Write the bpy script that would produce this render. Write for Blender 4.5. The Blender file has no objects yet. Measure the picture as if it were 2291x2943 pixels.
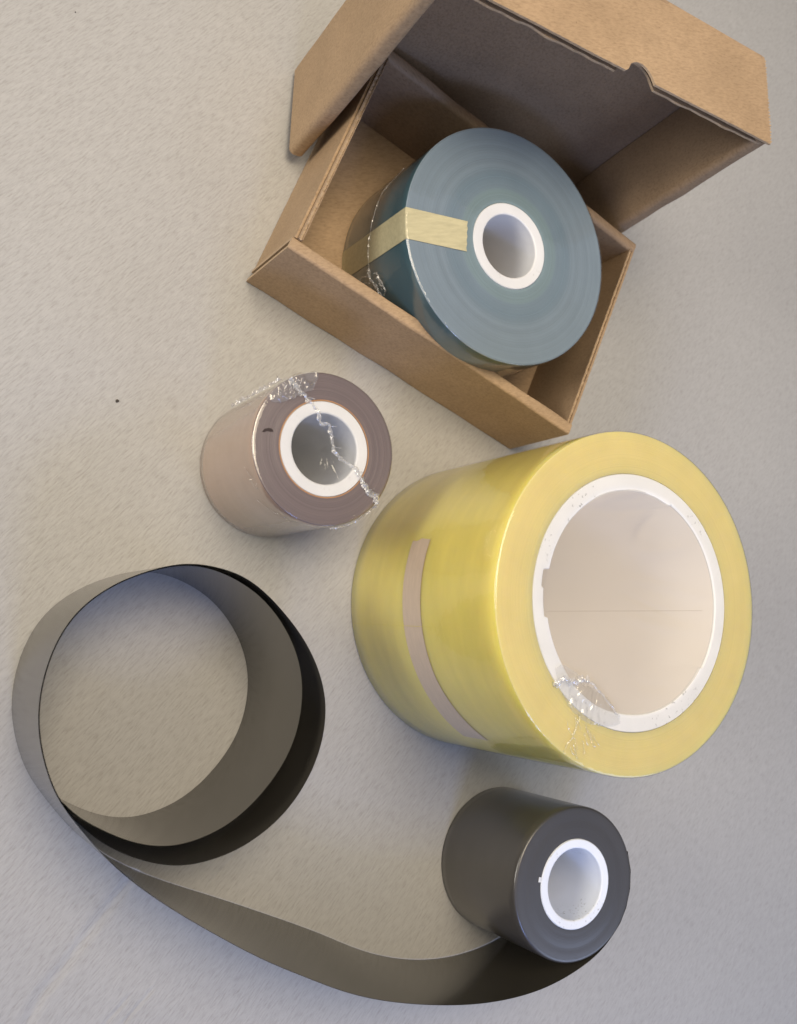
import bpy, bmesh, math, random
from mathutils import Vector, Matrix, noise
random.seed(7)
MM = 0.001
scene = bpy.context.scene
col = scene.collection

# ------------------------------------------------------------------ camera
cam_d = bpy.data.cameras.new('camera')
cam = bpy.data.objects.new('camera', cam_d); col.objects.link(cam)
cam.matrix_world = Matrix(((0.18666331, -0.98242395, 0.0, 0.0),
                           (0.84473296, 0.16050163, -0.51055407, 0.0),
                           (0.50158054, 0.09530171, 0.85984565, 0.345),
                           (0, 0, 0, 1)))
cam_d.sensor_fit = 'VERTICAL'; cam_d.sensor_height = 36.0
cam_d.lens = 2767.17 / 2943.0 * 36.0
cam_d.clip_start = 0.01; cam_d.clip_end = 50
cam_d.dof.use_dof = True; cam_d.dof.focus_distance = 0.345; cam_d.dof.aperture_fstop = 16.0
scene.camera = cam

# ------------------------------------------------------------------ light
world = bpy.data.worlds.new('World'); scene.world = world; world.use_nodes = True
bg = world.node_tree.nodes['Background']
# pale room: bright ceiling overhead, dimmer walls towards the horizon, same all round
wt = world.node_tree
wtc = wt.nodes.new('ShaderNodeTexCoord'); wsp = wt.nodes.new('ShaderNodeSeparateXYZ'); wr = wt.nodes.new('ShaderNodeValToRGB')
wt.links.new(wtc.outputs['Generated'], wsp.inputs[0]); wt.links.new(wsp.outputs[2], wr.inputs[0]); wt.links.new(wr.outputs[0], bg.inputs[0])
e = wr.color_ramp.elements
e[0].position, e[0].color = 0.0, (0.10, 0.105, 0.12, 1)
e[1].position, e[1].color = 0.85, (0.97, 1.0, 1.13, 1)
x = e.new(0.45); x.color = (0.50, 0.53, 0.62, 1)
bg.inputs[1].default_value = 0.37

def area(name, loc, target, size, power, color):
    d = bpy.data.lights.new(name, 'AREA'); d.shape = 'RECTANGLE'
    d.size, d.size_y = size; d.energy = power; d.color = color
    o = bpy.data.objects.new(name, d); col.objects.link(o)
    o.location = loc
    o.rotation_euler = (Vector(target) - Vector(loc)).to_track_quat('-Z', 'Y').to_euler()
    return o
key = area('ceiling_lamp', (-0.30, 0.08, 1.00), (-0.14, 0.26, 0), (0.5, 0.5), 2.7, (1.0, 0.85, 0.63))
key.data.spread = math.radians(90)
side = area('side_lamp', (-0.36, -0.76, 0.42), (-0.04, 0.25, 0.05), (0.5, 0.4), 0.62, (1.0, 0.94, 0.84))
side.data.spread = math.radians(50)
area('window_light', (0.85, 0.62, 0.62), (0.2, 0.3, 0), (0.5, 0.5), 3.0, (0.55, 0.68, 1.0))
area('small_blue_lamp', (0.52, -0.04, 0.46), (0.16, 0.22, 0.04), (0.14, 0.14), 1.3, (0.30, 0.45, 1.0))  # small unseen blue lamp, put in for the grey roll's core and side
scene.cycles.diffuse_bounces = 7; scene.cycles.max_bounces = 12; scene.cycles.transparent_max_bounces = 12
scene.view_settings.view_transform = 'Standard'
scene.view_settings.look = 'None'
scene.view_settings.exposure = 0.0
scene.view_settings.gamma = 1.0
scene.view_settings.use_curve_mapping = False

# ------------------------------------------------------------------ helpers
def link(name, verts, faces, mat, parent=None, smooth=False, sharp=None):
    me = bpy.data.meshes.new(name)
    me.from_pydata([(v[0]*MM, v[1]*MM, v[2]*MM) for v in verts], [], faces)
    bm = bmesh.new(); bm.from_mesh(me)
    bmesh.ops.recalc_face_normals(bm, faces=bm.faces)
    bm.to_mesh(me); bm.free()
    me.materials.append(mat)
    if smooth:
        me.polygons.foreach_set('use_smooth', [True]*len(me.polygons))
        me.set_sharp_from_angle(angle=math.radians(sharp or 35))
    o = bpy.data.objects.new(name, me); col.objects.link(o)
    if parent: o.parent = parent
    return o

def thing(name, label, cat, loc):
    o = bpy.data.objects.new(name, None); col.objects.link(o)
    o.empty_display_size = 0.02
    o.location = [c*MM for c in loc]; o['label'] = label; o['category'] = cat
    return o

def catmull(P, n):
    out = []
    Q = [2*Vector(P[0]) - Vector(P[1])] + [Vector(p) for p in P] + [2*Vector(P[-1]) - Vector(P[-2])]
    for i in range(1, len(Q)-2):
        a, b, c, d = Q[i-1], Q[i], Q[i+1], Q[i+2]
        for k in range(n):
            t = k/n
            out.append(0.5*((2*b) + (c-a)*t + (2*a-5*b+4*c-d)*t*t + (3*b-a-3*c+d)*t**3))
    out.append(Vector(P[-1]))
    return out

def resample(P, n):
    L = [0]
    for i in range(1, len(P)): L.append(L[-1] + (P[i]-P[i-1]).length)
    out = []; j = 0
    for k in range(n):
        s = L[-1]*k/(n-1)
        while j < len(P)-2 and L[j+1] < s: j += 1
        t = (s-L[j])/max(1e-9, L[j+1]-L[j])
        out.append(P[j].lerp(P[j+1], min(1, max(0, t))))
    return out

def lathe(prof, n=128, closed=True, fn=None):
    """prof: list of (r,z); fn(r,z,ang)->(r,z) optional deformation"""
    V, F = [], []
    m = len(prof)
    for i in range(n):
        a = 2*math.pi*i/n
        for r, z in prof:
            if fn: r2, z2 = fn(r, z, a)
            else: r2, z2 = r, z
            V.append((r2*math.cos(a), r2*math.sin(a), z2))
    for i in range(n):
        j = (i+1) % n
        for k in range(m if closed else m-1):
            l = (k+1) % m
            F.append((i*m+k, j*m+k, j*m+l, i*m+l))
    return V, F

def box8(P, t):
    """slab from quad P (4 pts) thickened by vector t"""
    V = list(P) + [Vector(p)+Vector(t) for p in P]
    return V, [(0,1,2,3), (7,6,5,4), (0,4,5,1), (1,5,6,2), (2,6,7,3), (3,7,4,0)]

def merge(parts):
    V, F = [], []
    for v, f in parts:
        o = len(V); V += list(v); F += [tuple(i+o for i in q) for q in f]
    return V, F

def grid_slab(P00, P10, P11, P01, t, nx, ny, wav=None):
    """subdivided slab; wav(s,q) -> offset in mm along normal"""
    P00, P10, P11, P01 = map(Vector, (P00, P10, P11, P01))
    n = (P10-P00).cross(P01-P00).normalized()
    V, F = [], []
    for side in (0, 1):
        for j in range(ny+1):
            for i in range(nx+1):
                s, q = i/nx, j/ny
                p = (P00*(1-s)+P10*s)*(1-q) + (P01*(1-s)+P11*s)*q
                w = wav(s, q) if wav else 0
                V.append(p + n*(w + side*t))
    N = (nx+1)*(ny+1)
    id_ = lambda i, j, s: s*N + j*(nx+1) + i
    for j in range(ny):
        for i in range(nx):
            F.append((id_(i,j,0), id_(i+1,j,0), id_(i+1,j+1,0), id_(i,j+1,0)))
            F.append((id_(i,j,1), id_(i,j+1,1), id_(i+1,j+1,1), id_(i+1,j,1)))
    for i in range(nx):
        F.append((id_(i,0,0), id_(i,0,1), id_(i+1,0,1), id_(i+1,0,0)))
        F.append((id_(i,ny,0), id_(i+1,ny,0), id_(i+1,ny,1), id_(i,ny,1)))
    for j in range(ny):
        F.append((id_(0,j,0), id_(0,j+1,0), id_(0,j+1,1), id_(0,j,1)))
        F.append((id_(nx,j,0), id_(nx,j,1), id_(nx,j+1,1), id_(nx,j+1,0)))
    return V, F

def extrude_profile(prof, A, B, ax, ay, n=24, wob=None):
    """closed 2D profile (list of (p,q)) swept from A to B; p along ax, q along ay"""
    A, B, ax, ay = map(Vector, (A, B, ax, ay))
    V, F = [], []; m = len(prof)
    for i in range(n+1):
        s = i/n; c = A.lerp(B, s)
        for k, (p, q) in enumerate(prof):
            d = wob(s, p, q) if wob else (0, 0)
            V.append(c + ax*(p+d[0]) + ay*(q+d[1]))
    for i in range(n):
        for k in range(m):
            l = (k+1) % m
            F.append((i*m+k, i*m+l, (i+1)*m+l, (i+1)*m+k))
    # caps as quads strips between outer and inner path
    h = m//2
    global CAP0; CAP0 = len(F)
    for base, flip in ((0, False), (n*m, True)):
        for k in range(h-1):
            q = (base+k, base+k+1, base+m-2-k, base+m-1-k)
            F.append(q if not flip else q[::-1])
    return V, F

def caps(o):
    o.data.materials.append(M['edge'])
    for f in range(CAP0, len(o.data.polygons)): o.data.polygons[f].material_index = 1

def roll_profile(w, H, t, rad=0.9, z0=0.0, zin=0.0, seg=5):
    """U shaped double wall: outer sheet up, flat-ish folded top, inner sheet down. local p inward, q up"""
    def path(o):   # offset o from outer surface
        pts = [(o, z0)]
        r = max(0.25, rad-o)
        for k in range(seg+1):
            a = math.pi - k/seg*math.pi/2
            pts.append((o + r + r*math.cos(a), H-o-r + r*math.sin(a)))
        for k in range(seg+1):
            a = math.pi/2 - k/seg*math.pi/2
            pts.append((w-o-r + r*math.cos(a), H-o-r + r*math.sin(a)))
        pts.append((w-o, zin))
        return pts
    return path(0) + path(t)[::-1]

# ------------------------------------------------------------------ materials
class NT:
    def __init__(s, name):
        s.m = bpy.data.materials.new(name); s.m.use_nodes = True
        s.t = s.m.node_tree; s.n = s.t.nodes; s.p = s.n['Principled BSDF']; s.out = s.n['Material Output']
    def add(s, typ, **kw):
        nd = s.n.new(typ)
        for k, v in kw.items():
            if k.startswith('_'): setattr(nd, k[1:], v)
            else: nd.inputs[k.replace('__', ' ')].default_value = v
        return nd
    def l(s, a, b): s.t.links.new(a, b)
    def coord(s, scale=(1,1,1), rot=(0,0,0)):
        tc = s.add('ShaderNodeTexCoord'); mp = s.add('ShaderNodeMapping')
        mp.inputs['Scale'].default_value = scale; mp.inputs['Rotation'].default_value = rot
        src = tc.outputs['Object']
        if any(rot):       # turn first, then stretch
            m0 = s.add('ShaderNodeMapping'); m0.inputs['Rotation'].default_value = rot; mp.inputs['Rotation'].default_value = (0, 0, 0)
            s.l(src, m0.inputs['Vector']); src = m0.outputs[0]
        s.l(src, mp.inputs['Vector']); return mp.outputs[0]
    def noise(s, vec, scale, detail=3, rough=0.55, dim='3D'):
        nd = s.add('ShaderNodeTexNoise', _noise_dimensions=dim)
        nd.inputs['Scale'].default_value = scale; nd.inputs['Detail'].default_value = detail
        nd.inputs['Roughness'].default_value = rough
        if vec is not None: s.l(vec, nd.inputs['W' if dim == '1D' else 'Vector'])
        return nd.outputs['Fac']
    def ramp(s, fac, stops):
        nd = s.add('ShaderNodeValToRGB'); e = nd.color_ramp.elements
        e[0].position, e[0].color = stops[0][0], (*stops[0][1], 1)
        e[1].position, e[1].color = stops[-1][0], (*stops[-1][1], 1)
        for p, c in stops[1:-1]:
            x = e.new(p); x.color = (*c, 1)
        s.l(fac, nd.inputs[0]); return nd.outputs[0]
    def mix(s, a, b, fac, mode='MIX'):
        nd = s.add('ShaderNodeMix', _data_type='RGBA', _blend_type=mode)
        for sock, v in ((nd.inputs[6], a), (nd.inputs[7], b), (nd.inputs[0], fac)):
            if isinstance(v, (int, float)): sock.default_value = v
            elif isinstance(v, tuple): sock.default_value = (*v, 1)
            else: s.l(v, sock)
        return nd.outputs[2]
    def math(s, op, a, b=0.0, c=None):
        nd = s.add('ShaderNodeMath', _operation=op)
        for i, v in enumerate((a, b) if c is None else (a, b, c)):
            if isinstance(v, (int, float)): nd.inputs[i].default_value = v
            else: s.l(v, nd.inputs[i])
        return nd.outputs[0]
    def bump(s, h, dist, strength=1.0, prev=None):
        nd = s.add('ShaderNodeBump'); nd.inputs['Distance'].default_value = dist; nd.inputs['Strength'].default_value = strength
        s.l(h, nd.inputs['Height'])
        if prev is not None: s.l(prev, nd.inputs['Normal'])
        return nd.outputs[0]
    def set(s, **kw):
        for k, v in kw.items():
            sock = s.p.inputs[k.replace('_', ' ')]
            if hasattr(v, 'is_linked'): s.l(v, sock)
            elif isinstance(v, tuple) and len(v) == 3 and sock.type == 'RGBA': sock.default_value = (*v, 1)
            else: sock.default_value = v

def mat_table():
    s = NT('woven_paper_cover')
    a = math.radians(-124)
    fine = s.noise(s.coord((260, 1550, 400), (0, 0, a)), 1.0, 4, 0.65)
    coarse = s.noise(s.coord((110, 330, 200), (0, 0, a)), 1.0, 3, 0.6)
    iso = s.noise(s.coord((700, 700, 700)), 1.0, 3, 0.6)
    blot = s.noise(s.coord((9, 9, 9)), 1.0, 3, 0.5)
    c = s.ramp(blot, [(0.3, (0.384, 0.375, 0.361)), (0.7, (0.408, 0.398, 0.381))])
    c = s.mix(c, s.ramp(fine, [(0.30, (0.82, 0.81, 0.79)), (0.5, (1, 1, 1)), (0.72, (1.09, 1.09, 1.08))]), 1.0, 'MULTIPLY')
    c = s.mix(c, s.ramp(coarse, [(0.3, (0.95, 0.948, 0.945)), (0.65, (1.02, 1.02, 1.02))]), 0.8, 'MULTIPLY')
    h = s.math('ADD', s.math('MULTIPLY', fine, 0.55), s.math('ADD', s.math('MULTIPLY', coarse, 0.3), s.math('MULTIPLY', iso, 0.15)))
    s.set(Base_Color=c, Roughness=0.82, Specular_IOR_Level=0.3, Normal=s.bump(h, 0.00045, 0.7))
    return s.m

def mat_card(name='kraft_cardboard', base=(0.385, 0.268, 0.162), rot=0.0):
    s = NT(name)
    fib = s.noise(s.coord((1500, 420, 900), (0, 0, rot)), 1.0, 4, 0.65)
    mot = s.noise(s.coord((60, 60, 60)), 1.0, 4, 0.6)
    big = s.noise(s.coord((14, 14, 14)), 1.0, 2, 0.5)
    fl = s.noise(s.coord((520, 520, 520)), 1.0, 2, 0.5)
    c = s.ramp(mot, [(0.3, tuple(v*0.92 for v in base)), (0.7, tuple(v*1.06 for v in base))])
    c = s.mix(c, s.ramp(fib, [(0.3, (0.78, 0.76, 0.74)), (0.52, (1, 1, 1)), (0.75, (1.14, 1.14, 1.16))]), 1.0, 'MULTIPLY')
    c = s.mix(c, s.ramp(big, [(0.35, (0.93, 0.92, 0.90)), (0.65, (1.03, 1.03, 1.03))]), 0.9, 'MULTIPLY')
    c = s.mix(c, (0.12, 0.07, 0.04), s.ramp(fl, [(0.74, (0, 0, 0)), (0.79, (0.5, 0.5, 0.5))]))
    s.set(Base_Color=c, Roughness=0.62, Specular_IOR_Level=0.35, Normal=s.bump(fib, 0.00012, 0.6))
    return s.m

def radial(s):
    tc = s.add('ShaderNodeTexCoord'); sp = s.add('ShaderNodeSeparateXYZ'); s.l(tc.outputs['Object'], sp.inputs[0])
    x, y, z = sp.outputs
    r = s.math('SQRT', s.math('ADD', s.math('MULTIPLY', x, x), s.math('MULTIPLY', y, y)))
    return r, z

def mat_winding(name, face, side, h, zones=None, rough_face=0.35, rough_side=0.12, ior=1.5, coat=1.0, coat_ior=1.5, ring=0.5, sss=0.0, coat_rough=0.06):
    """wound tape: face colour with ring tone on the flat end, side colour on the outside"""
    s = NT(name)
    r, z = radial(s)
    tc = s.add('ShaderNodeTexCoord')
    rn = s.noise(r, 2600, 4, 0.75, '1D'); rb = s.noise(r, 420, 3, 0.6, '1D')
    ang = s.noise(tc.outputs['Object'], 70, 3, 0.55)
    fc = s.mix(face, s.ramp(rn, [(0.25, (1-0.32*ring,)*3), (0.5, (1, 1, 1)), (0.8, (1+0.25*ring,)*3)]), 1.0, 'MULTIPLY')
    fc = s.mix(fc, s.ramp(rb, [(0.3, (1-0.12*ring,)*3), (0.7, (1+0.07*ring,)*3)]), 1.0, 'MULTIPLY')
    fc = s.mix(fc, s.ramp(ang, [(0.3, (0.95, 0.95, 0.95)), (0.7, (1.04, 1.04, 1.04))]), 0.8, 'MULTIPLY')
    if zones:
        fc = s.mix(fc, s.ramp(s.math('DIVIDE', r, zones[0]), zones[1]), 1.0, 'MULTIPLY')
    zn = s.noise(s.coord((40, 40, 160)), 1.0, 3, 0.5)
    sc = s.mix(side, s.ramp(zn, [(0.3, (0.93, 0.93, 0.93)), (0.7, (1.05, 1.05, 1.05))]), 0.8, 'MULTIPLY')
    top = s.math('GREATER_THAN', z, (h-0.35)*MM)
    c = s.mix(sc, fc, top)
    rg = s.math('ADD', s.math('MULTIPLY', top, rough_face-rough_side), rough_side)
    hb = s.math('MULTIPLY', s.math('ADD', rn, rb), top)
    s.set(Base_Color=c, Roughness=rg, IOR=ior, Coat_Weight=coat, Coat_Roughness=coat_rough, Coat_IOR=coat_ior,
          Normal=s.bump(hb, 0.00012, 0.5))
    if sss:
        s.set(Subsurface_Weight=sss, Subsurface_Radius=(1.0, 0.8, 0.2), Subsurface_Scale=0.012)
    return s.m

def mat_core(name, color, dirt=0.0, dirt_scale=420, inside=None, ri=0.0, h=0.0):
    s = NT(name)
    n1 = s.noise(s.coord((90, 90, 90)), 1.0, 3, 0.5)
    c = s.mix(color, s.ramp(n1, [(0.3, (0.95, 0.95, 0.95)), (0.7, (1.02, 1.02, 1.02))]), 0.8, 'MULTIPLY')
    if dirt:
        n2 = s.noise(s.coord((dirt_scale,)*3), 1.0, 3, 0.6); n3 = s.noise(s.coord((55,)*3), 1.0, 1, 0.5)
        f = s.math('MULTIPLY', s.ramp(n2, [(0.60, (0, 0, 0)), (0.68, (1, 1, 1))]), s.ramp(n3, [(0.53, (0, 0, 0)), (0.60, (dirt,)*3)]))
        c = s.mix(c, (0.30, 0.29, 0.28), f)
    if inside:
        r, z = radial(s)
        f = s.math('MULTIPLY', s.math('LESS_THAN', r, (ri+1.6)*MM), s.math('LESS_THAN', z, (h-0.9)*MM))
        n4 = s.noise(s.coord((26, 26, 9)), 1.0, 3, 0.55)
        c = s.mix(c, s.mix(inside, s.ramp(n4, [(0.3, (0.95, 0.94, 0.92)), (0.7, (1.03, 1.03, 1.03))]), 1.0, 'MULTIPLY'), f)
    s.set(Base_Color=c, Roughness=0.45)
    return s.m

def mat_film(name, tint=(1, 1, 1), gloss=1.0, haze=0.0, rough=0.05, wr=0.00025, ws=160, hcol=(0.88, 0.88, 0.89)):
    """clear shrink film: clear sheet with its own surface reflection"""
    s = NT(name)
    s.n.remove(s.p)
    tr = s.add('ShaderNodeBsdfTransparent'); tr.inputs[0].default_value = (*tint, 1)
    gl = s.add('ShaderNodeBsdfGlossy'); gl.inputs['Roughness'].default_value = rough
    fr = s.add('ShaderNodeFresnel'); fr.inputs['IOR'].default_value = 1.5
    bp = s.bump(s.noise(s.coord((ws, ws, ws)), 1.0, 3, 0.5), wr, 0.6)
    s.l(bp, gl.inputs['Normal']); s.l(bp, fr.inputs['Normal'])
    mx = s.add('ShaderNodeMixShader'); s.l(s.math('MINIMUM', s.math('MULTIPLY', fr.outputs[0], gloss), 0.3*max(1.0, gloss*0.6)), mx.inputs[0])
    base = tr.outputs[0]
    if haze:
        df = s.add('ShaderNodeBsdfDiffuse'); df.inputs[0].default_value = (*hcol, 1)
        m2 = s.add('ShaderNodeMixShader'); m2.inputs[0].default_value = haze
        s.l(base, m2.inputs[1]); s.l(df.outputs[0], m2.inputs[2]); base = m2.outputs[0]
    s.l(base, mx.inputs[1]); s.l(gl.outputs[0], mx.inputs[2]); s.l(mx.outputs[0], s.out.inputs['Surface'])
    return s.m

def mat_simple(name, color, rough=0.6, ior=1.5, tex=None, amt=0.1, bump=0.0, coat=0.0):
    s = NT(name)
    c = color
    if tex:
        n = s.noise(s.coord(tex), 1.0, 4, 0.6)
        c = s.mix(color, s.ramp(n, [(0.3, (1-amt,)*3), (0.7, (1+amt*0.7,)*3)]), 1.0, 'MULTIPLY')
        if bump: s.set(Normal=s.bump(n, bump, 0.6))
    s.set(Base_Color=c, Roughness=rough, IOR=ior, Coat_Weight=coat)
    return s.m

M = dict(
    table=mat_table(),
    card=mat_card(),
    card_shaded=mat_card('kraft_cardboard_shaded', (0.315, 0.218, 0.135), 1.0),  # same board, colour darkened for the shade inside the lid and walls
    edge=mat_card('cardboard_cut_edge', (0.46, 0.34, 0.22)),
    film=mat_film('clear_shrink_film'),
    crinkle=mat_film('crinkled_shrink_film', (0.97, 0.97, 0.97), 2.6, 0.26, 0.16, 0.0003, 500),
    mask_yellow=mat_simple('yellow_masking_paper', (0.52, 0.475, 0.30), 0.7, 1.45, (900, 160, 900), 0.13, 0.0001),
    mask_beige=mat_simple('beige_paper_strip', (0.66, 0.53, 0.41), 0.6, 1.45, (200, 200, 900), 0.06, 0.00005, 0.6),
    core=mat_core('white_plastic_core', (0.66, 0.665, 0.68), 0.25),
    core_y=mat_core('white_plastic_core_dirty', (0.73, 0.725, 0.71), 0.9, 600, (0.95, 0.91, 0.85), 38.2, 98.3),  # inner wall colour raised and warmed for light passing through the roll
    speck=mat_simple('dark_lint', (0.05, 0.04, 0.035), 0.8),
)

# ------------------------------------------------------------------ table
def seg_dist(x, y, P):
    best = (1e9, 0, 0)
    for i in range(len(P)-1):
        ax, ay = P[i]; bx, by = P[i+1]
        dx, dy = bx-ax, by-ay; L2 = dx*dx+dy*dy
        t = max(0, min(1, ((x-ax)*dx+(y-ay)*dy)/L2))
        d = math.hypot(x-ax-t*dx, y-ay-t*dy)
        if d < best[0]:
            sg = 1 if (dx*(y-ay)-dy*(x-ax)) > 0 else -1
            best = (d, sg, (i+t)/(len(P)-1))
    return best
CREASES = [([(100, 81), (107.8, 70.9), (121, 53.3), (128.1, 44.5), (133.6, 36.7), (141, 31), (152, 18)], 2.0, 0.6),
           ([(111, 111), (112.4, 108.8), (117.5, 100.2), (119, 97.5)], 0.5, 0.42),
           ([(146, 72.5), (147.3, 70.3), (152, 62.5), (155, 57)], 0.5, 0.40),
           ([(145, 64.5), (147.4, 60.6), (151, 54.3), (158, 42)], 0.5, 0.42)]
def table_z(x, y):
    z = 0.12*noise.noise((x/90, y/90, 0.3)) - 0.13
    for P, w, a in CREASES:
        if min(p[0] for p in P)-8 < x < max(p[0] for p in P)+8 and min(p[1] for p in P)-8 < y < max(p[1] for p in P)+8:
            d, sg, t = seg_dist(x, y, P)
            fade = min(1, 5*t, 5*(1-t))
            z -= fade*a*math.exp(-(d/w)**2)
    return z if (x > 90 and y < 112) else min(z, 0.12)
def axis(lo, hi, far0, far1, step, fine=None):
    v = [far0, (far0+lo)/2]; x = lo
    while x < hi:
        v.append(x)
        x += (fine[2] if fine and fine[0] <= x < fine[1] else step)
    return v + [hi, (hi+far1)/2, far1]
xs = axis(-300, 330, -1500, 1500, 5, (92, 162, 0.6)); ys = axis(0, 600, -1200, 2200, 5, (20, 114, 0.6))
V = [(x, y, table_z(x, y) if (-300 <= x <= 330 and 0 <= y <= 600) else -0.13) for y in ys for x in xs]
nx = len(xs)
F = [(j*nx+i, j*nx+i+1, (j+1)*nx+i+1, (j+1)*nx+i) for j in range(len(ys)-1) for i in range(nx-1)]
table = link('table_surface', V, F, M['table'], None, True, 80); table['kind'] = 'structure'

# ------------------------------------------------------------------ cardboard tray
A = Vector((-99.6, 156.2, 0)); B = Vector((-18.4, 268.1, 0)); BR = Vector((-97.3, 328.2, 0)); BL = Vector((-178.2, 213.9, 0))
tray = thing('cardboard_tray', 'open brown cardboard box tray holding the blue tape roll', 'box', A)
rel = lambda p: Vector(p) - A
Z = Vector((0, 0, 1))
u = (B-A).normalized(); v = Vector((-u.y, u.x, 0))
HT = 41.0
def inset(p, a, b): return p + u*a + v*b
# floor
fl = [inset(A, 1.6, 1.6), inset(B, -1.6, 1.6), inset(BR, -1.6, -1.6), inset(BL, 1.6, -1.6)]
Vv, Ff = grid_slab(*[rel(p)+Z*0.2 for p in fl], 1.5, 12, 10)
link('floor_panel', Vv, Ff, M['card'], tray)
def wob_front(s, p, q):
    return (0.5*math.sin(s*math.pi)*0.6 + 0.35*noise.noise((s*7, p*0.2, q*0.05)), 0.25*noise.noise((s*14, 3, p*0.3))*(1 if q > 35 else 0) + (0.5*noise.noise((s*9, 8, 0)) + 0.25 if q < 2 else 0))
Vv, Ff = extrude_profile(roll_profile(5.0, HT, 1.4, 1.1, 0.15, 1.8), rel(A)+u*0.0, rel(B), v, Z, 40, wob_front)
o = link('front_wall', Vv, Ff, M['card'], tray, True, 40); caps(o)
def wob_back(s, p, q): return (0.5*noise.noise((s*6, p*0.2, 5)), 0.3*noise.noise((s*10, 7, 0))*(1 if q > 35 else 0))
ub = (BR-BL).normalized(); vb = Vector((-ub.y, ub.x, 0))
Vv, Ff = extrude_profile(roll_profile(5.2, HT+0.4, 1.4, 1.9, 0.15, 1.8), rel(BR)-ub*1.0, rel(BL)+ub*1.0, -vb, Z, 40, wob_back)
o = link('back_wall', Vv, Ff, M['card_shaded'], tray, True, 40); caps(o)
# side walls: outer sheet, gap, thicker inner sheet with an open corrugated edge
def ragged(P0, P1, inward, z0, z1, t, amp, n, seed, bow=0.0):
    P0, P1 = Vector(P0), Vector(P1); Vv, Ff = [], []
    for i in range(n+1):
        s = i/n; c = P0.lerp(P1, s) + inward*bow*math.sin(s*math.pi)
        dz = amp*noise.noise((s*60, seed, 0)) + amp*0.6*noise.noise((s*160, seed, 3))
        for off, z in ((0, z0), (0, z1+dz), (t, z1+dz), (t, z0)):
            Vv.append(c + inward*off + Z*z)
    for i in range(n):
        a, b = i*4, i*4+4
        for k in range(4): Ff.append((a+k, a+(k+1) % 4, b+(k+1) % 4, b+k))
    Ff += [(0, 1, 2, 3), (n*4+3, n*4+2, n*4+1, n*4)]
    return Vv, Ff
def side_wall(P, Q, inward, gap, hin):
    w = ragged(rel(P), rel(Q), inward, 0.15, HT-0.8, 0.9, 0.18, 90, P.x)
    o = link('side_wall', *w, M['card'], tray)
    sheet = merge([ragged(rel(P), rel(Q), inward*1.0, 1.8, HT+hin, 0.35, 0.22, 140, 5.1)])
    def shift(vf, d): return [Vector(p)+inward*d for p in vf[0]], vf[1]
    l1 = shift(ragged(rel(P), rel(Q), inward, 1.8, HT+hin, 0.35, 0.25, 160, 5.1), gap)
    md = shift(ragged(rel(P), rel(Q), inward, 1.8, HT+hin-0.7, 1.1, 0.45, 160, 9.3), gap+0.36)
    l2 = shift(ragged(rel(P), rel(Q), inward, 1.8, HT+hin, 0.35, 0.30, 160, 2.7), gap+1.47)
    i1 = link('inner_sheet', *merge([l1, l2]), M['card_shaded'], tray)
    link('corrugated_edge', *md, M['edge'], i1)
    return o
inL = (Vector((BL.y-A.y, A.x-BL.x, 0))).normalized()
if inL.dot(u) < 0: inL = -inL
side_wall(A+v*5.3+u*0.9, BL-v*5.2+u*0.9, inL, 1.0, 0.6)
inR = Vector((BR.y-B.y, B.x-BR.x, 0)).normalized()
if inR.dot(u) > 0: inR = -inR
side_wall(B+v*1.2, BR-v*1.0, inR, 1.1, -0.2)

# ------------------------------------------------------------------ cardboard lid standing behind the tray
LO = Vector((-185.5, 194.4, 2.0)); LW, LD, LL = 152.0, 38.6, 108.8
lu = Vector((0.315, 0.949, -0.006)).normalized(); lb = Vector((-0.944, 0.3125, -0.107)); lb = (lb - lu*lb.dot(lu)).normalized(); lw = lu.cross(lb).normalized()
if lw.z < 0: lw = -lw
lid = thing('cardboard_cover', 'empty brown cardboard box lid standing upright behind the tray', 'box lid', LO)
lp = lambda a, c, d: lu*a - lb*c + lw*d      # a along the width, c towards the viewer, d up the panel
Vv, Ff = grid_slab(lp(1.5, 0, 0), lp(LW-1.5, 0, 0), lp(LW-1.5, 0, LL), lp(1.5, 0, LL), -1.6, 24, 18, lambda s, q: 0.4*noise.noise((s*3, q*3, 1)))
# keep the slab on the viewer's side of the outer plane
n0 = (lp(1, 0, 0)-lp(0, 0, 0)).cross(lp(0, 0, 1)-lp(0, 0, 0)).normalized()
if (n0*-1.6).dot(-lb) < 0:
    Vv, Ff = grid_slab(lp(1.5, 0, 0), lp(LW-1.5, 0, 0), lp(LW-1.5, 0, LL), lp(1.5, 0, LL), 1.6, 24, 18, lambda s, q: 0.4*noise.noise((s*3, q*3, 1)))
link('top_panel', Vv, Ff, M['card_shaded'], lid)
# rolled double side flaps (profile: p inward across the flap thickness, q towards the viewer)
def wob_flap(s, p, q): return (0.6*noise.noise((s*4, p*0.1, 2)), (0.35*noise.noise((s*9, 4, 0)) if q > 33 else 0))
for side in (0, 1):
    a0 = 0 if side == 0 else LW
    inw = lu if side == 0 else -lu
    prof = roll_profile(6.6, LD, 1.4, 2.3, 0.0, 2.0)
    top = LL-1.8
    Vv, Ff = extrude_profile(prof, lp(a0, 0, 0), lp(a0, 0, top), inw, -lb, 40, wob_flap)
    o = link('side_flap', Vv, Ff, M['card'] if side == 0 else M['card_shaded'], lid, True, 40); caps(o)
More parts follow.
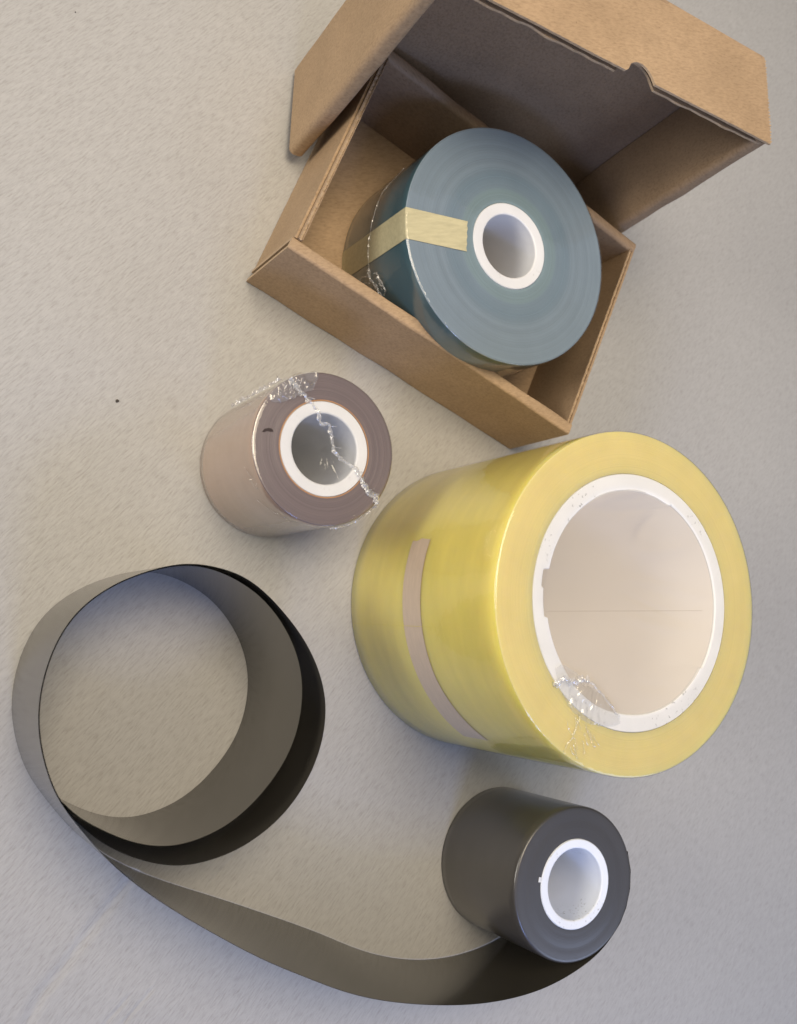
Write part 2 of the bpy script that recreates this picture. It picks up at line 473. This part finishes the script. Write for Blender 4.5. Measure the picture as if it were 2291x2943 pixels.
# front lip: outer sheet and inner sheet with a half-round finger notch
def lip_sheet(d0, t, depth, notch_c, notch_r, a0, a1, name, parent, mat, wav=0.0, seed=0.0):
    """sheet in the a-c plane at height d0 (outer) going down by t; free edge at c=depth with a round notch"""
    edge = []
    n = 120
    for i in range(n+1):
        a = a0 + (a1-a0)*i/n
        c = depth + wav*noise.noise((a*0.12, seed, 0)) + 0.12*noise.noise((a*1.3, seed, 2))
        dd = abs(a-notch_c)
        if dd < notch_r: c -= math.sqrt(notch_r**2-dd**2)*0.95
        edge.append((a, c))
    back = [(a, 0.2) for a, c in edge]
    V2 = []
    K = 8
    for (a, c), (a_, c_) in zip(edge, back):
        for z in (d0, d0-t):
            for k in range(K+1):
                cc = c_ + (c-c_)*k/K
                V2.append(lp(a, cc, z + 0.3*noise.noise((a*0.03, cc*0.06, seed))))
    F2 = []; m = 2*(K+1); EDGE = []
    for i in range(n):
        p, q = i*m, (i+1)*m
        for k in range(K):
            F2.append((p+k, p+k+1, q+k+1, q+k))
            F2.append((p+K+1+k, q+K+1+k, q+K+2+k, p+K+2+k))
        EDGE.append(len(F2)); F2.append((p+K, p+2*K+1, q+2*K+1, q+K)); F2.append((p, q, q+K+1, p+K+1))
    for p in (0, n*m):
        for k in range(K): F2.append((p+k, p+K+1+k, p+K+2+k, p+k+1))
    o = link(name, V2, F2, mat, parent, True, 30); o.data.materials.append(M['edge'])
    for f in EDGE: o.data.polygons[f].material_index = 1
    return o
NC = 84.5
lip = lip_sheet(LL, 0.9, LD+0.6, NC, 6.0, 0.3, LW-0.2, 'front_lip', lid, M['card'], 0.0, 1.7)
lip_sheet(LL-2.7, 0.9, LD+0.2, NC-0.5, 8.2, 2.4, LW-2.4, 'inner_sheet', lip, M['card_shaded'], 0.9, 6.1)
# ragged torn fibres at the right end of the lip
parts = []
for i in range(26):
    c = 1.0 + i*1.45; s = 0.35+0.5*random.random()
    parts.append(box8([lp(LW-0.3, c, LL-0.9), lp(LW+0.2+s, c+0.2, LL-0.6), lp(LW+0.2+s*0.7, c+0.9, LL-0.5), lp(LW-0.3, c+1.2, LL-0.9)], lw*0.5))
link('torn_fibre', *merge(parts), M['edge'], lip)

# ------------------------------------------------------------------ tape rolls
def winding(parent, Ri, R, h, mat, z0=0.0, bevel=0.35, ring=0.05, seed=1, n=192, name='tape_winding'):
    rnd = random.Random(seed)
    prof = [(Ri, z0+0.1), (R-0.2, z0), (R, z0+0.25)]
    for k in range(1, 12): prof.append((R, z0+(h-z0)*k/12))
    prof += [(R, h-bevel), (R-bevel*0.35, h-bevel*0.3), (R-bevel, h)]
    k = R-bevel-0.6
    while k > Ri+0.4:
        prof.append((k, h - abs(rnd.gauss(0, ring)))); k -= rnd.uniform(0.4, 1.1)
    prof += [(Ri, h-0.05)]
    Vv, Ff = lathe(prof, n)
    return link(name, Vv, Ff, mat, parent, True, 40)

def core(parent, ri, ro, h, mat, z0=0.0, up=0.0, fn=None, n=160, ch=0.7):
    top = h+up
    prof = [(ri, z0+0.1), (ro, z0+0.1), (ro, top-0.25), (ro-0.25, top), (ri+ch, top)]
    for k in range(1, 6):
        a = k/5*math.pi/2
        prof.append((ri+ch-ch*math.sin(a), top-ch+ch*math.cos(a)))
    for k in range(1, 10): prof.append((ri, top-ch-(top-ch-z0-0.1)*k/10))
    Vv, Ff = lathe(prof, n, True, fn)
    return link('core', Vv, Ff, mat, parent, True, 45)

def crinkle_ribbon(pts, width, hgt, seed, step=0.45, lean=None, across=5):
    """crumpled film seam: ribbon along pts (Vectors), rising up to hgt (along lean or z)"""
    P = catmull(pts, 8)
    L = sum((P[i+1]-P[i]).length for i in range(len(P)-1))
    step = 0.22
    P = resample(P, max(8, int(L/step)))
    Vv, Ff = [], []
    N = lambda f, i, k: noise.noise((i*step*f*0.8, seed*7.31+k*3.7, 0.5))
    for i, p in enumerate(P):
        t = (P[min(i+1, len(P)-1)]-P[max(i-1, 0)]).normalized()
        up = lean(p) if lean else Z
        sd = t.cross(up).normalized()
        w = width*(0.55+0.9*abs(N(0.9, i, 20)))
        mid = width*0.7*N(0.5, i, 30)
        for k in range(across):
            s = k/(across-1)-0.5
            peak = 1-abs(2*s)
            off = sd*(s*w + mid + width*0.35*N(1.7, i, k))
            Vv.append(p + off + up*(hgt*peak*(0.15+1.5*abs(N(1.3, i, k+9)))+0.06) + t*0.5*N(1.5, i, k+50))
    for i in range(len(P)-1):
        for k in range(across-1):
            a = i*across+k; Ff.append((a, a+1, a+across+1, a+across))
    return Vv, Ff
def pl(r, deg, z): a = math.radians(deg); return Vector((r*math.cos(a), r*math.sin(a), z))

# --- blue roll, in the tray
blue = thing('blue_tape_roll', 'large blue-grey tape roll with a yellow masking strip, inside the cardboard tray', 'tape roll', (-94.03, 245.6, 1.8))
BH, BRad = 51.1, 47.28
bface = mat_winding('blue_tape', (0.185, 0.240, 0.285), (0.055, 0.120, 0.150), BH,
                    (BRad*MM, [(0.36, (0.98, 1.04, 0.98)), (0.47, (0.95, 1.02, 0.95)), (0.50, (0.88, 0.92, 0.95)), (0.60, (0.82, 0.88, 0.92)), (0.68, (0.98, 0.98, 1.0)), (1.0, (1.0, 1.0, 1.02))]),
                    0.30, 0.30, 1.5, 0.9, 1.75, 0.45, 0, 0.05)
winding(blue, 17.3, BRad, BH, bface, 0, 0.3, 0.03, 3)
core(blue, 12.62, 17.2, BH, M['core'], 0, 0.25)
# masking strip: over the face and down the side
def strip_blue():
    ang0 = math.radians(-101.8); d = Vector((math.cos(ang0), math.sin(ang0), 0)); sd = Vector((-d.y, d.x, 0))
    hw = 6.0; N = 8
    rows = []
    rr = 20.0
    ks = [0.0, 0.03] + [i/10 for i in range(1, 10)] + [1.0]
    for j, k in enumerate(ks):
        row = []
        for i in range(N+1):
            s = -hw + 2*hw*i/N
            redge = math.sqrt((BRad+0.12)**2 - s*s)
            r0 = rr + (0.35*((i % 2)) if True else 0) + 0.06*(s)
            r = r0 + (redge-r0)*k
            row.append(d*r + sd*s + Z*(BH+0.16))
        rows.append(row)
    for j in range(0, 13):
        z = BH-0.25-(BH-0.6)*j/12
        row = []
        for i in range(N+1):
            s = -hw + 2*hw*i/N - 0.32*math.pi*0
            redge = math.sqrt((BRad+0.16)**2 - s*s)
            row.append(d*redge + sd*s + Z*z)
        rows.append(row)
    Vv = [p for r in rows for p in r]; m = N+1
    Ff = [(j*m+i, j*m+i+1, (j+1)*m+i+1, (j+1)*m+i) for j in range(len(rows)-1) for i in range(N)]
    return link('masking_strip', Vv, Ff, M['mask_yellow'], blue, True, 40)
st = strip_blue(); so = st.modifiers.new('thickness', 'SOLIDIFY'); so.thickness = 0.00010; so.offset = 1; so.use_rim = False
# shrink film shell with puckered rim
def blue_film(r, z, a):
    d = math.degrees(a) % 360
    k = 0.0
    if r > 40 and z > 40:
        w = math.exp(-(((d-305) + 180) % 360 - 180)**2/45**2)
        k = 0.28*w*noise.noise((d*0.55, z*0.08, 1))*max(0, 1-abs(r-BRad)/5)
    return (r + (k if z < BH else 0), z + (k if z >= BH else 0) + 0.0)
prof = [(BRad+0.30, 3)] + [(BRad+0.30, 3+(BH-3.2)*k/10) for k in range(1, 11)] + [(BRad+0.1, BH+0.25)] + [(BRad-0.8*k, BH+0.42) for k in range(1, 8)] + [(36, BH+0.42), (18, BH+0.45)]
Vv, Ff = lathe(prof, 360, False, blue_film)
link('shrink_film', Vv, Ff, M['film'], blue, True, 60)
# film seam along the side and its puckered end
seam = [pl(BRad+0.4, a, z) for a, z in ((-150, 25.5), (-132, 24.9), (-122.5, 25.1), (-112.6, 24.8), (-104.3, 23.7), (-97.5, 23), (-91.3, 22.5))]
radl = lambda p: Vector((p.x, p.y, 0)).normalized()
link('film_seam', *crinkle_ribbon(seam, 0.32, 0.3, 5, 0.5, radl, 3), M['crinkle'], blue)
puck = [pl(BRad+0.5, a, z) for a, z in ((-91.3, 22.5), (-86.5, 22.6), (-83, 24.5), (-80.8, 25.6), (-77.1, 26.4))]
parts = [crinkle_ribbon(puck, 1.6, 1.3, 9, 0.5, radl, 5)]
for k in range(5):
    a0 = -88+k*2.4; arc = [pl(BRad+0.5, a0, 21.5), pl(BRad+1.0, a0-1.6+k*0.4, 17.5), pl(BRad+0.5, a0+0.4+k*0.8, 12.5-k*0.6)]
    parts.append(crinkle_ribbon(arc, 0.55, 0.6, 20+k, 0.6, radl, 3))
for k in range(3):
    arc = [pl(BRad+0.5, -89+k*3, 26+k*0.8), pl(BRad+1.4, -85.5+k*3, 30+k*0.6), pl(BRad+0.5, -82+k*2.4, 28+k*0.3)]
    parts.append(crinkle_ribbon(arc, 0.8, 0.9, 30+k, 0.6, radl, 3))
link('puckered_film', *merge(parts), M['crinkle'], blue)

# --- copper-brown roll wrapped in film
cop = thing('brown_tape_roll', 'small brown tape roll in crinkled clear film, standing in front of the tray', 'tape roll', (-25.8, 149.6, 0))
CH, CR = 52.7, 26.35
cmat = mat_winding('brown_tape', (0.140, 0.100, 0.094), (0.46, 0.325, 0.245), CH, None, 0.33, 0.22, 1.6, 1.0, 1.7, 1.15, 0, 0.10)
winding(cop, 16.6, CR, CH, cmat, 0, 0.25, 0.012, 11)
edge_c = mat_simple('amber_film_edge', (0.42, 0.22, 0.10), 0.3)
Vv, Ff = lathe([(16.55, CH-0.1), (16.95, CH-0.1), (16.95, CH+0.09), (16.55, CH+0.09)], 128)
link('film_edge', Vv, Ff, edge_c, cop, True, 40)
core(cop, 12.19, 16.5, CH, M['core'], 0, 0.12)
def cop_film(r, z, a):
    d = math.degrees(a) % 360
    k = 0
    w = math.exp(-((((d-300)+180) % 360-180)/38)**2)
    if r > 20 and 30 < z < CH+0.1:
        k += 0.75*w*max(0, noise.noise((d*0.16, z*0.10, 4)))*math.sin(math.pi*min(1, max(0, (z-36)/17)))
    if z >= CH+0.1:
        dd = abs(r*math.sin(a-math.radians(-165)))
        k += 0.25*noise.noise((r*0.5, d*0.12, 2))*math.exp(-dd/6)*(r > 3)
        if r < 12: k -= 0.9*(1-(r/12)**2)
    return (r+(k if z < CH+0.1 else 0), z+(k if z >= CH+0.1 else 0))
prof = [(CR+0.25, 1.0)] + [(CR+0.25, 1+(CH-1.2)*k/24) for k in range(1, 25)] + [(CR+0.12, CH+0.12), (CR-0.3, CH+0.30)] + [(CR-0.5-k*1.36, CH+0.34) for k in range(1, 19)]
Vv, Ff = lathe(prof, 288, False, cop_film)
link('shrink_film', Vv, Ff, M['film'], cop, True, 60)
sm = [(26.2, -161), (25.5, -161.7), (22.3, -165.5), (18.3, -169.4), (14.4, -176.9), (11.2, 179.7), (9.1, 175.3), (8.1, 157.7), (5.6, 140.7), (3.8, 92.8), (5.7, 54), (9.3, 49.4), (13.2, 46.1), (16.6, 42.7), (20.7, 39.6), (25.4, 37.6), (26.8, 36)]
sp = [pl(r, d, CH+0.3-(0.7 if r < 11 else 0)) for r, d in sm]
parts = [crinkle_ribbon(sp, 1.7, 0.9, 41, 0.38, None, 6), crinkle_ribbon(sp[:3], 2.6, 1.4, 42, 0.5, None, 7), crinkle_ribbon(sp[-4:], 2.4, 1.2, 43, 0.45, None, 6)]
for k in range(9):       # little side wrinkles running off the seam
    i = random.randint(2, len(sp)-3); p = sp[i]; q = p + Vector((random.uniform(0.3, 1.2), random.uniform(1.5, 3.6), 0.2))
    parts.append(crinkle_ribbon([p, (p+q)/2+Vector((0, 0, 0.4)), q], 0.5, 0.5, 60+k, 0.5, None, 3))
link('film_seam', *merge(parts), M['crinkle'], cop)
# gathered film at the rim, and the fin running down the far side
Vv, Ff = [], []; na, nr = 80, 40
for i in range(na+1):
    d = -186+48*i/na; e = math.sin(math.pi*i/na)**0.7
    for k in range(nr+1):
        t = k/nr
        r = 19.5+4.5*(1-e)+1.2*noise.noise((d*0.11, 2, 2))+t*(8.0-5.0*(1-e)); z = CH+0.4
        if r > 26.6: z -= (r-26.6)*1.6; r = 26.6+(r-26.6)*0.55
        ridge = 1-abs(noise.noise((d*0.14+r*0.22, r*0.16-d*0.03, 4)))*2.2
        z += e*math.sin(math.pi*min(1, 0.15+t))*(1.5*max(0, ridge)**2 + 0.5*abs(noise.noise((d*0.35, r*0.5, 7))))
        Vv.append(pl(r+0.5*e*noise.noise((d*0.2, t*5, 2)), d+2.0*e*noise.noise((d*0.12, t*6, 3)), z))
for i in range(na):
    for k in range(nr): a = i*(nr+1)+k; Ff.append((a, a+1, a+nr+2, a+nr+1))
link('gathered_film', Vv, Ff, mat_film('gathered_shrink_film', (0.97, 0.97, 0.97), 2.0, 0.09, 0.14, 0.0001, 200), cop, True, 40)
fin = [pl(CR+0.9, -154+k*0.4, CH+0.5-k*4.6) for k in range(10)]
link('film_fin', *crinkle_ribbon(fin, 1.8, 1.9, 90, 0.5, radl, 5), M['crinkle'], cop)
fin2 = [pl(CR+0.6, 36+k*0.3, CH+0.3-k*4.0) for k in range(10)]
link('film_fin', *crinkle_ribbon(fin2, 1.6, 1.5, 91, 0.5, radl, 5), M['crinkle'], cop)
rimw = [pl(CR+0.5, -8+k*4.5, CH-0.6-0.5*(k % 2)) for k in range(10)]
link('gathered_film', *crinkle_ribbon(rimw, 1.2, 0.9, 92, 0.6, radl, 4), M['crinkle'], cop)
parts = []
for k, (a, z) in enumerate(((-82, 46.5), (-72, 47), (-58, 44), (-50, 45.5), (-43, 47), (-35, 48.5))):
    parts.append(crinkle_ribbon([pl(CR+0.25, a-5, z-1.2), pl(CR+0.5, a, z), pl(CR+0.25, a+4, z+1.4)], 1.1, 0.7, 100+k, 0.7, radl, 4))
link('film_wrinkle', *merge(parts), M['film'], cop, True, 60)
# dark air bubble under the film
bub = [pl(23.3, -111.5, 0), pl(22.6, -114.5, 0), pl(21.2, -116.6, 0), pl(20.0, -116.8, 0), pl(19.3, -114.6, 0), pl(20.3, -113.6, 0), pl(21.6, -113.2, 0), pl(22.6, -111.4, 0)]
link('air_bubble', [p+Z*(CH+0.10) for p in bub], [tuple(range(8))], mat_simple('wet_brown', (0.045, 0.028, 0.022), 0.15), cop)

# --- big yellow roll
yel = thing('yellow_tape_roll', 'tall wide yellow tape roll with a white core and beige strip', 'tape roll', (45.33, 232.69, 0))
YH, YR = 98.3, 59.0
ymat = mat_winding('yellow_tape', (0.67, 0.555, 0.225), (0.82, 0.70, 0.19), YH, None, 0.42, 0.30, 1.5, 0.6, 1.5, 0.20, 0.6, 0.10)
winding(yel, 44.3, YR, YH, ymat, 0, 0.2, 0.02, 21, 256)
def ycore_fn(r, z, a):
    d = (math.degrees(a)+180) % 360-180
    if r < 40.5 and z > YH-7:
        e = 0
        if -118 < d < -108: e = 2.2
        elif -108 <= d < -94: e = 1.3
        elif -70 < d < -25: e = 0.6*math.sin((d+70)/45*math.pi)
        elif 40 < d < 140: e = 0.8
        r = r + e
    return r, z
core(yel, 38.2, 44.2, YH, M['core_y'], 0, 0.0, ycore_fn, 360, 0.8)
# beige strip stuck round the side
arcs = []
a0, a1 = -125, -46
Vv, Ff = [], []
n = 90
for i in range(n+1):
    a = a0+(a1-a0)*i/n; zl = 41.3; zh = 53.6 + max(0, (a+75))*0.10
    jag = 0.4*((i % 2)) if i == 0 else 0
    for k in range(5):
        z = zl+(zh-zl)*k/4
        Vv.append(pl(YR+0.12, a+(0.5*math.sin(k*2.1) if i == 0 else 0), z))
for i in range(n):
    for k in range(4): Ff.append((i*5+k, (i+1)*5+k, (i+1)*5+k+1, i*5+k+1))
o = link('beige_strip', Vv, Ff, M['mask_beige'], yel, True, 60); so = o.modifiers.new('thickness', 'SOLIDIFY'); so.thickness = 0.00012; so.offset = 1; so.use_rim = False
# film: side and top, ragged over the core
def yel_film(r, z, a):
    d = (math.degrees(a)+180) % 360-180; k = 0
    w = math.exp(-((d+42)/26)**2)
    if z < YH+0.1 and z > 25:
        k = 0.7*w*max(-0.2, noise.noise((d*0.22+z*0.05, z*0.035, 3)))*min(1, (z-25)/40)
    if z >= YH+0.1:
        k = 0.35*w*noise.noise((d*0.5, r*0.10, 7))
        if r < 38: k += 0.30*noise.noise((r*0.10*math.cos(a), r*0.10*math.sin(a), 5)) - 1.2*(1-(r/38)**2)
    return (r+(k if z < YH+0.1 else 0), z+(k if z >= YH+0.1 else 0))
prof = [(YR+0.35, 1.0)] + [(YR+0.35, 1+(YH-1.3)*k/26) for k in range(1, 27)] + [(YR+0.1, YH+0.15), (YR-0.6, YH+0.35)] + [(YR-0.6-k*1.0, YH+0.4) for k in range(1, 20)]
Vv, Ff = lathe(prof, 360, False, yel_film)
link('shrink_film', Vv, Ff, M['film'], yel, True, 60)
# film stretched over the hole of the core, creased, torn open at the near side
FOLDS = [([(-8.7, -0.5), (-1.9, 16.1), (7.5, 38.3)], 1.3, 0.45), ([(-4.2, -3.9), (2.6, 6.9), (11, 21)], 1.0, -0.40), ([(4, -5.3), (12, 12.5), (18.9, 35.1)], 1.5, 0.55),
         ([(-36.6, -10.9), (-37, 1.4), (-36.9, 17.2)], 1.6, 0.6), ([(-34, -12), (-31, 2), (-30, 22)], 1.4, -0.5), ([(-16.7, 5.5), (-14.3, 15.4), (-13.7, 31.9)], 2.0, 0.55), ([(-29.8, 21.1), (-25.7, 14.3), (-20, 6.4)], 2.4, -0.6),
         ([(20.7, -26.7), (26.8, -22.4), (34.9, -17)], 1.2, 0.7), ([(24, -8), (29, -2), (33, 10)], 1.6, -0.3)]
Vv, Ff = [], []; n = 200
rs = [1.0, 0.985, 0.97] + [1-0.03-0.022*k for k in range(1, 44)] + [0.0006]
def film_r(d): return 41.2 if -119 < d < -94 else 38.75
for i in range(n):
    d = -180+360*i/n; a = math.radians(d)
    for f in rs:
        r = film_r(d)*f; x, y = r*math.cos(a), r*math.sin(a)
        z = YH-0.2-1.6*(1-f*f)+0.7*noise.noise((x*0.05, y*0.05, 5))
        for P, w, amp in FOLDS:
            q, sg, t = seg_dist(x, y, P)
            z += amp*math.exp(-(q/w)**2)*min(1, 4*t+0.2, 4*(1-t)+0.2)
        Vv.append((x, y, z))
m = len(rs)
for i in range(n):
    d = -180+360*(i+0.5)/n; j = (i+1) % n
    for k in range(m-1):
        if -56 < d < -28 and rs[k]*38.75 > 35.2+0.012*(d+42)**2: continue
        Ff.append((i*m+k, j*m+k, j*m+k+1, i*m+k+1))
link('core_film', Vv, Ff, mat_film('hazy_shrink_film', (1.0, 0.985, 0.96), 1.2, 0.26, 0.10, 0.0002, 45, (0.93, 0.86, 0.77)), yel, True, 60)
tear = [(46.0, -67), (43.5, -65.5), (40.5, -62), (37.3, -58), (34.6, -52), (34.2, -46), (35.2, -39), (37.2, -32), (38.9, -26.5)]
Vv, Ff = [], []; na, nr = 90, 26       # loose flap of film folded over the rim of the core
for i in range(na+1):
    d = -71+46*i/na; e = math.sin(math.pi*i/na)
    for k in range(nr+1):
        t = k/nr; ro_ = 42.0+4.2*e; r = ro_-t*(ro_-(39.4-5.2*e**0.8))
        z = YH+0.5+0.9*abs(noise.noise((d*0.42+t*1.5, t*2.0, 3)))*e + 0.6*e*noise.noise((d*0.15, t*4, 8)) - 0.8*max(0, t-0.75)*e
        Vv.append(pl(r+0.5*noise.noise((d*0.3, t*3, 1)), d+1.2*noise.noise((d*0.1, t*5, 6)), z))
for i in range(na):
    for k in range(nr): a = i*(nr+1)+k; Ff.append((a, a+1, a+nr+2, a+nr+1))
link('torn_film', Vv, Ff, mat_film('loose_shrink_film', (0.98, 0.98, 0.98), 2.0, 0.10, 0.12, 0.0002, 200), yel, True, 70)
rnd = random.Random(8)
link('torn_film', *merge([crinkle_ribbon([pl(r, d, YH+0.3) for r, d in tear[2:]], 1.0, 0.6, 201, 0.6, None, 4), crinkle_ribbon([pl(r, d, YH+0.7) for r, d in tear[:5]], 2.6, 1.2, 200, 0.6, None, 6)]), mat_film('film_torn_edge', (0.97, 0.97, 0.97), 2.5, 0.22, 0.08, 0.0005, 500), yel, True, 50)
parts = [crinkle_ribbon([pl(58.9, -46.9, YH+0.3), pl(54.3, -46.5, YH+0.4), pl(49.9, -46.1, YH+0.4), pl(45.2, -47.7, YH+0.4)], 0.7, 0.6, 230, 0.5, None, 4)]
for k in range(14):
    r0 = 46+rnd.uniform(0, 10); d0 = -46+rnd.uniform(-7, 9)
    parts.append(crinkle_ribbon([pl(r0, d0, YH+0.42), pl(r0+1.3, d0+1.5, YH+0.5), pl(r0+2.0+rnd.uniform(0, 2), d0+rnd.uniform(2, 5), YH+0.42)], 0.5, 0.35, 240+k, 0.6, None, 3))
link('film_wrinkle', *merge(parts), mat_film('wrinkled_shrink_film', (1, 1, 1), 2.5, 0.10, 0.08, 0.0004, 500), yel)
# film overlap line down the side
Vv, Ff = [], []
for i in range(13):
    z = 1.5+(YH-2)*i/12
    for k in range(2): Vv.append(pl(YR+0.47, -95+1.6*i/12+k*0.14, z))
Ff = [(2*i, 2*i+1, 2*i+3, 2*i+2) for i in range(12)]
link('film_overlap', Vv, Ff, mat_simple('film_overlap_edge', (0.70, 0.60, 0.16), 0.3), yel)
Vv, Ff = [], []
for i in range(13):
    z = 3+(YH-8)*i/12
    for k in range(2): Vv.append(pl(38.1, 73.3-0.5*i/12+k*0.5, z))
Ff = [(2*i, 2*i+1, 2*i+3, 2*i+2) for i in range(12)]
link('core_seam', Vv, Ff, mat_simple('core_seam_line', (0.78, 0.72, 0.64), 0.6), yel)

# --- dark grey roll with its film run out across the table
gry = thing('dark_grey_film_roll', 'dark grey film roll with its film unwound into a loop on the table', 'tape roll', (151.84, 221.48, 0))
GH, GR = 49.7, 28.75
gmat = mat_winding('dark_grey_film', (0.038, 0.034, 0.033), (0.058, 0.053, 0.048), GH, (GR*MM, [(0.55, (0.9, 0.9, 0.9)), (0.86, (1, 1, 1)), (0.90, (1.1, 1.1, 1.1)), (1.0, (0.95, 0.95, 0.95))]), 0.50, 0.30, 1.5, 0.8, 1.55, 0.35, 0, 0.24)
winding(gry, 16.7, GR, GH, gmat, 0, 0.9, 0.04, 31)
core(gry, 13.11, 16.6, GH, mat_core('blueish_white_core', (0.74, 0.77, 0.83), 0.7, 900), 0, 0.35)
Vv, Ff = box8([pl(16.8, -118, GH+0.1), pl(18.0, -118, GH+0.1), pl(18.0, -112, GH+0.1), pl(16.8, -112, GH+0.1)], Z*0.15)
link('film_tab', Vv, Ff, M['core'], gry)
def relg(p): return Vector((p[0]-151.84, p[1]-221.48, 0))
start = [(151.84+29.0*math.cos(math.radians(a)), 221.48+29.0*math.sin(math.radians(a))) for a in (95, 80, 66, 52, 40)]
top = [start[-1], (180.4, 230.3), (183.1, 214.9), (183, 196.9), (178.7, 176.6), (171.9, 158), (162, 137.5), (152.2, 121.9), (142.4, 110), (130.7, 96.2), (115.3, 80.9), (102.2, 68.8), (89.6, 58.9), (82.6, 54.6), (70.4, 48.6)]
bas = [start[-1], (181.2, 230.0), (184.6, 215.2), (184.7, 207.4), (183.4, 193.4), (178.6, 176.3), (170.9, 160.7), (162.6, 148.6), (151.6, 135.7), (138.9, 119.1), (124.8, 100.1), (112.1, 82.2), (105.2, 73.6), (97.5, 65.2), (88.5, 57.9), (80, 52.9), (70.4, 48.4)]
turn1 = [(70.4, 48.5), (62, 45.1), (49.6, 43.5), (39, 44.2), (29.4, 47.1), (19.6, 52.4), (11, 60.6), (5.2, 73.3), (3.1, 88.3), (4.2, 99.5), (12, 114.9), (27.6, 126.4), (43.3, 132.9), (59.6, 133.8), (75.7, 126.8), (88.1, 113.7), (94.3, 98.1), (95.0, 84.3), (92.4, 73), (84.6, 60.8), (77.2, 53.6)]
lc = Vector((48, 88))
def hug(L, d): return [tuple(Vector(p) + (lc-Vector(p)).normalized()*d) for p in L]
turn2 = hug([(70.4, 48.7), (62, 45.1), (49.6, 43.5), (39, 44.2), (29.4, 47.1), (19.6, 52.4), (11, 60.6), (5.2, 73.3), (3.1, 88.3), (4.4, 99.3)], 0.25) + [(11.0, 110.4), (21, 119.9), (35.5, 126.2), (50.5, 127.0), (66, 121.2), (77.4, 110.6), (85.6, 96), (87.8, 82), (86, 71.3), (80.6, 61.7), (74.0, 54.2)]
turn3 = hug([(69.0, 48.2), (65, 46.3)], 0.6)
loop = turn1 + turn2 + turn3
v3 = lambda L: [Vector((a, b, 0)) for a, b in L]
n1 = 120
T = v3(start[:-1]) + resample(catmull(v3(top), 10), n1)[:-1]
Bt = v3(start[:-1]) + resample(catmull(v3(bas), 10), n1)[:-1]
Lp = resample(catmull(v3(loop), 10), 420)
T += Lp; Bt += Lp
def relax(P, k):
    for _ in range(k):
        Q = [p.copy() for p in P]
        for i in range(6, len(P)-1): Q[i] = P[i]*0.5 + (P[i-1]+P[i+1])*0.25
        P = Q
    return P
T = relax(T, 22); Bt = relax(Bt, 22)
Vv, Ff = [], []; K = 6
for i in range(len(T)):
    for k in range(K+1):
        t = k/K
        p = Bt[i].lerp(T[i], t) - Vector((151.84, 221.48, 0))
        Vv.append(Vector((p.x, p.y, 0.15+49.0*t)))
for i in range(len(T)-1):
    for k in range(K):
        a = i*(K+1)+k; Ff.append((a, a+1, a+K+2, a+K+1))
smat = NT('dark_film_strip')
sn = smat.noise(smat.coord((35, 35, 35)), 1.0, 3, 0.5)
smat.set(Base_Color=smat.ramp(sn, [(0.3, (0.046, 0.042, 0.034)), (0.7, (0.051, 0.046, 0.038))]), Roughness=0.15, IOR=2.1)
o = link('unwound_film', Vv, Ff, smat.m, gry, True, 60)
so = o.modifiers.new('thickness', 'SOLIDIFY'); so.thickness = 0.00012; so.offset = 0; so.use_rim = False

# ------------------------------------------------------------------ lint on the cover
def lint(x, y, r, label):
    bm = bmesh.new(); bmesh.ops.create_icosphere(bm, subdivisions=2, radius=r*MM)
    for vv in bm.verts: vv.co *= 1+0.5*noise.noise(vv.co*2500); vv.co.z *= 0.5
    me = bpy.data.meshes.new('lint_speck'); bm.to_mesh(me); bm.free(); me.materials.append(M['speck'])
    o = bpy.data.objects.new('lint_speck', me); col.objects.link(o); o.location = (x*MM, y*MM, (table_z(x, y)+0.2)*MM)
    o['label'] = label; o['category'] = 'lint'
lint(-58.1, 97.8, 0.62, 'tiny dark speck of lint on the cover, left of the brown roll')
lint(-201.9, 109.4, 0.26, 'faint tiny lint speck on the cover, near the top left corner')
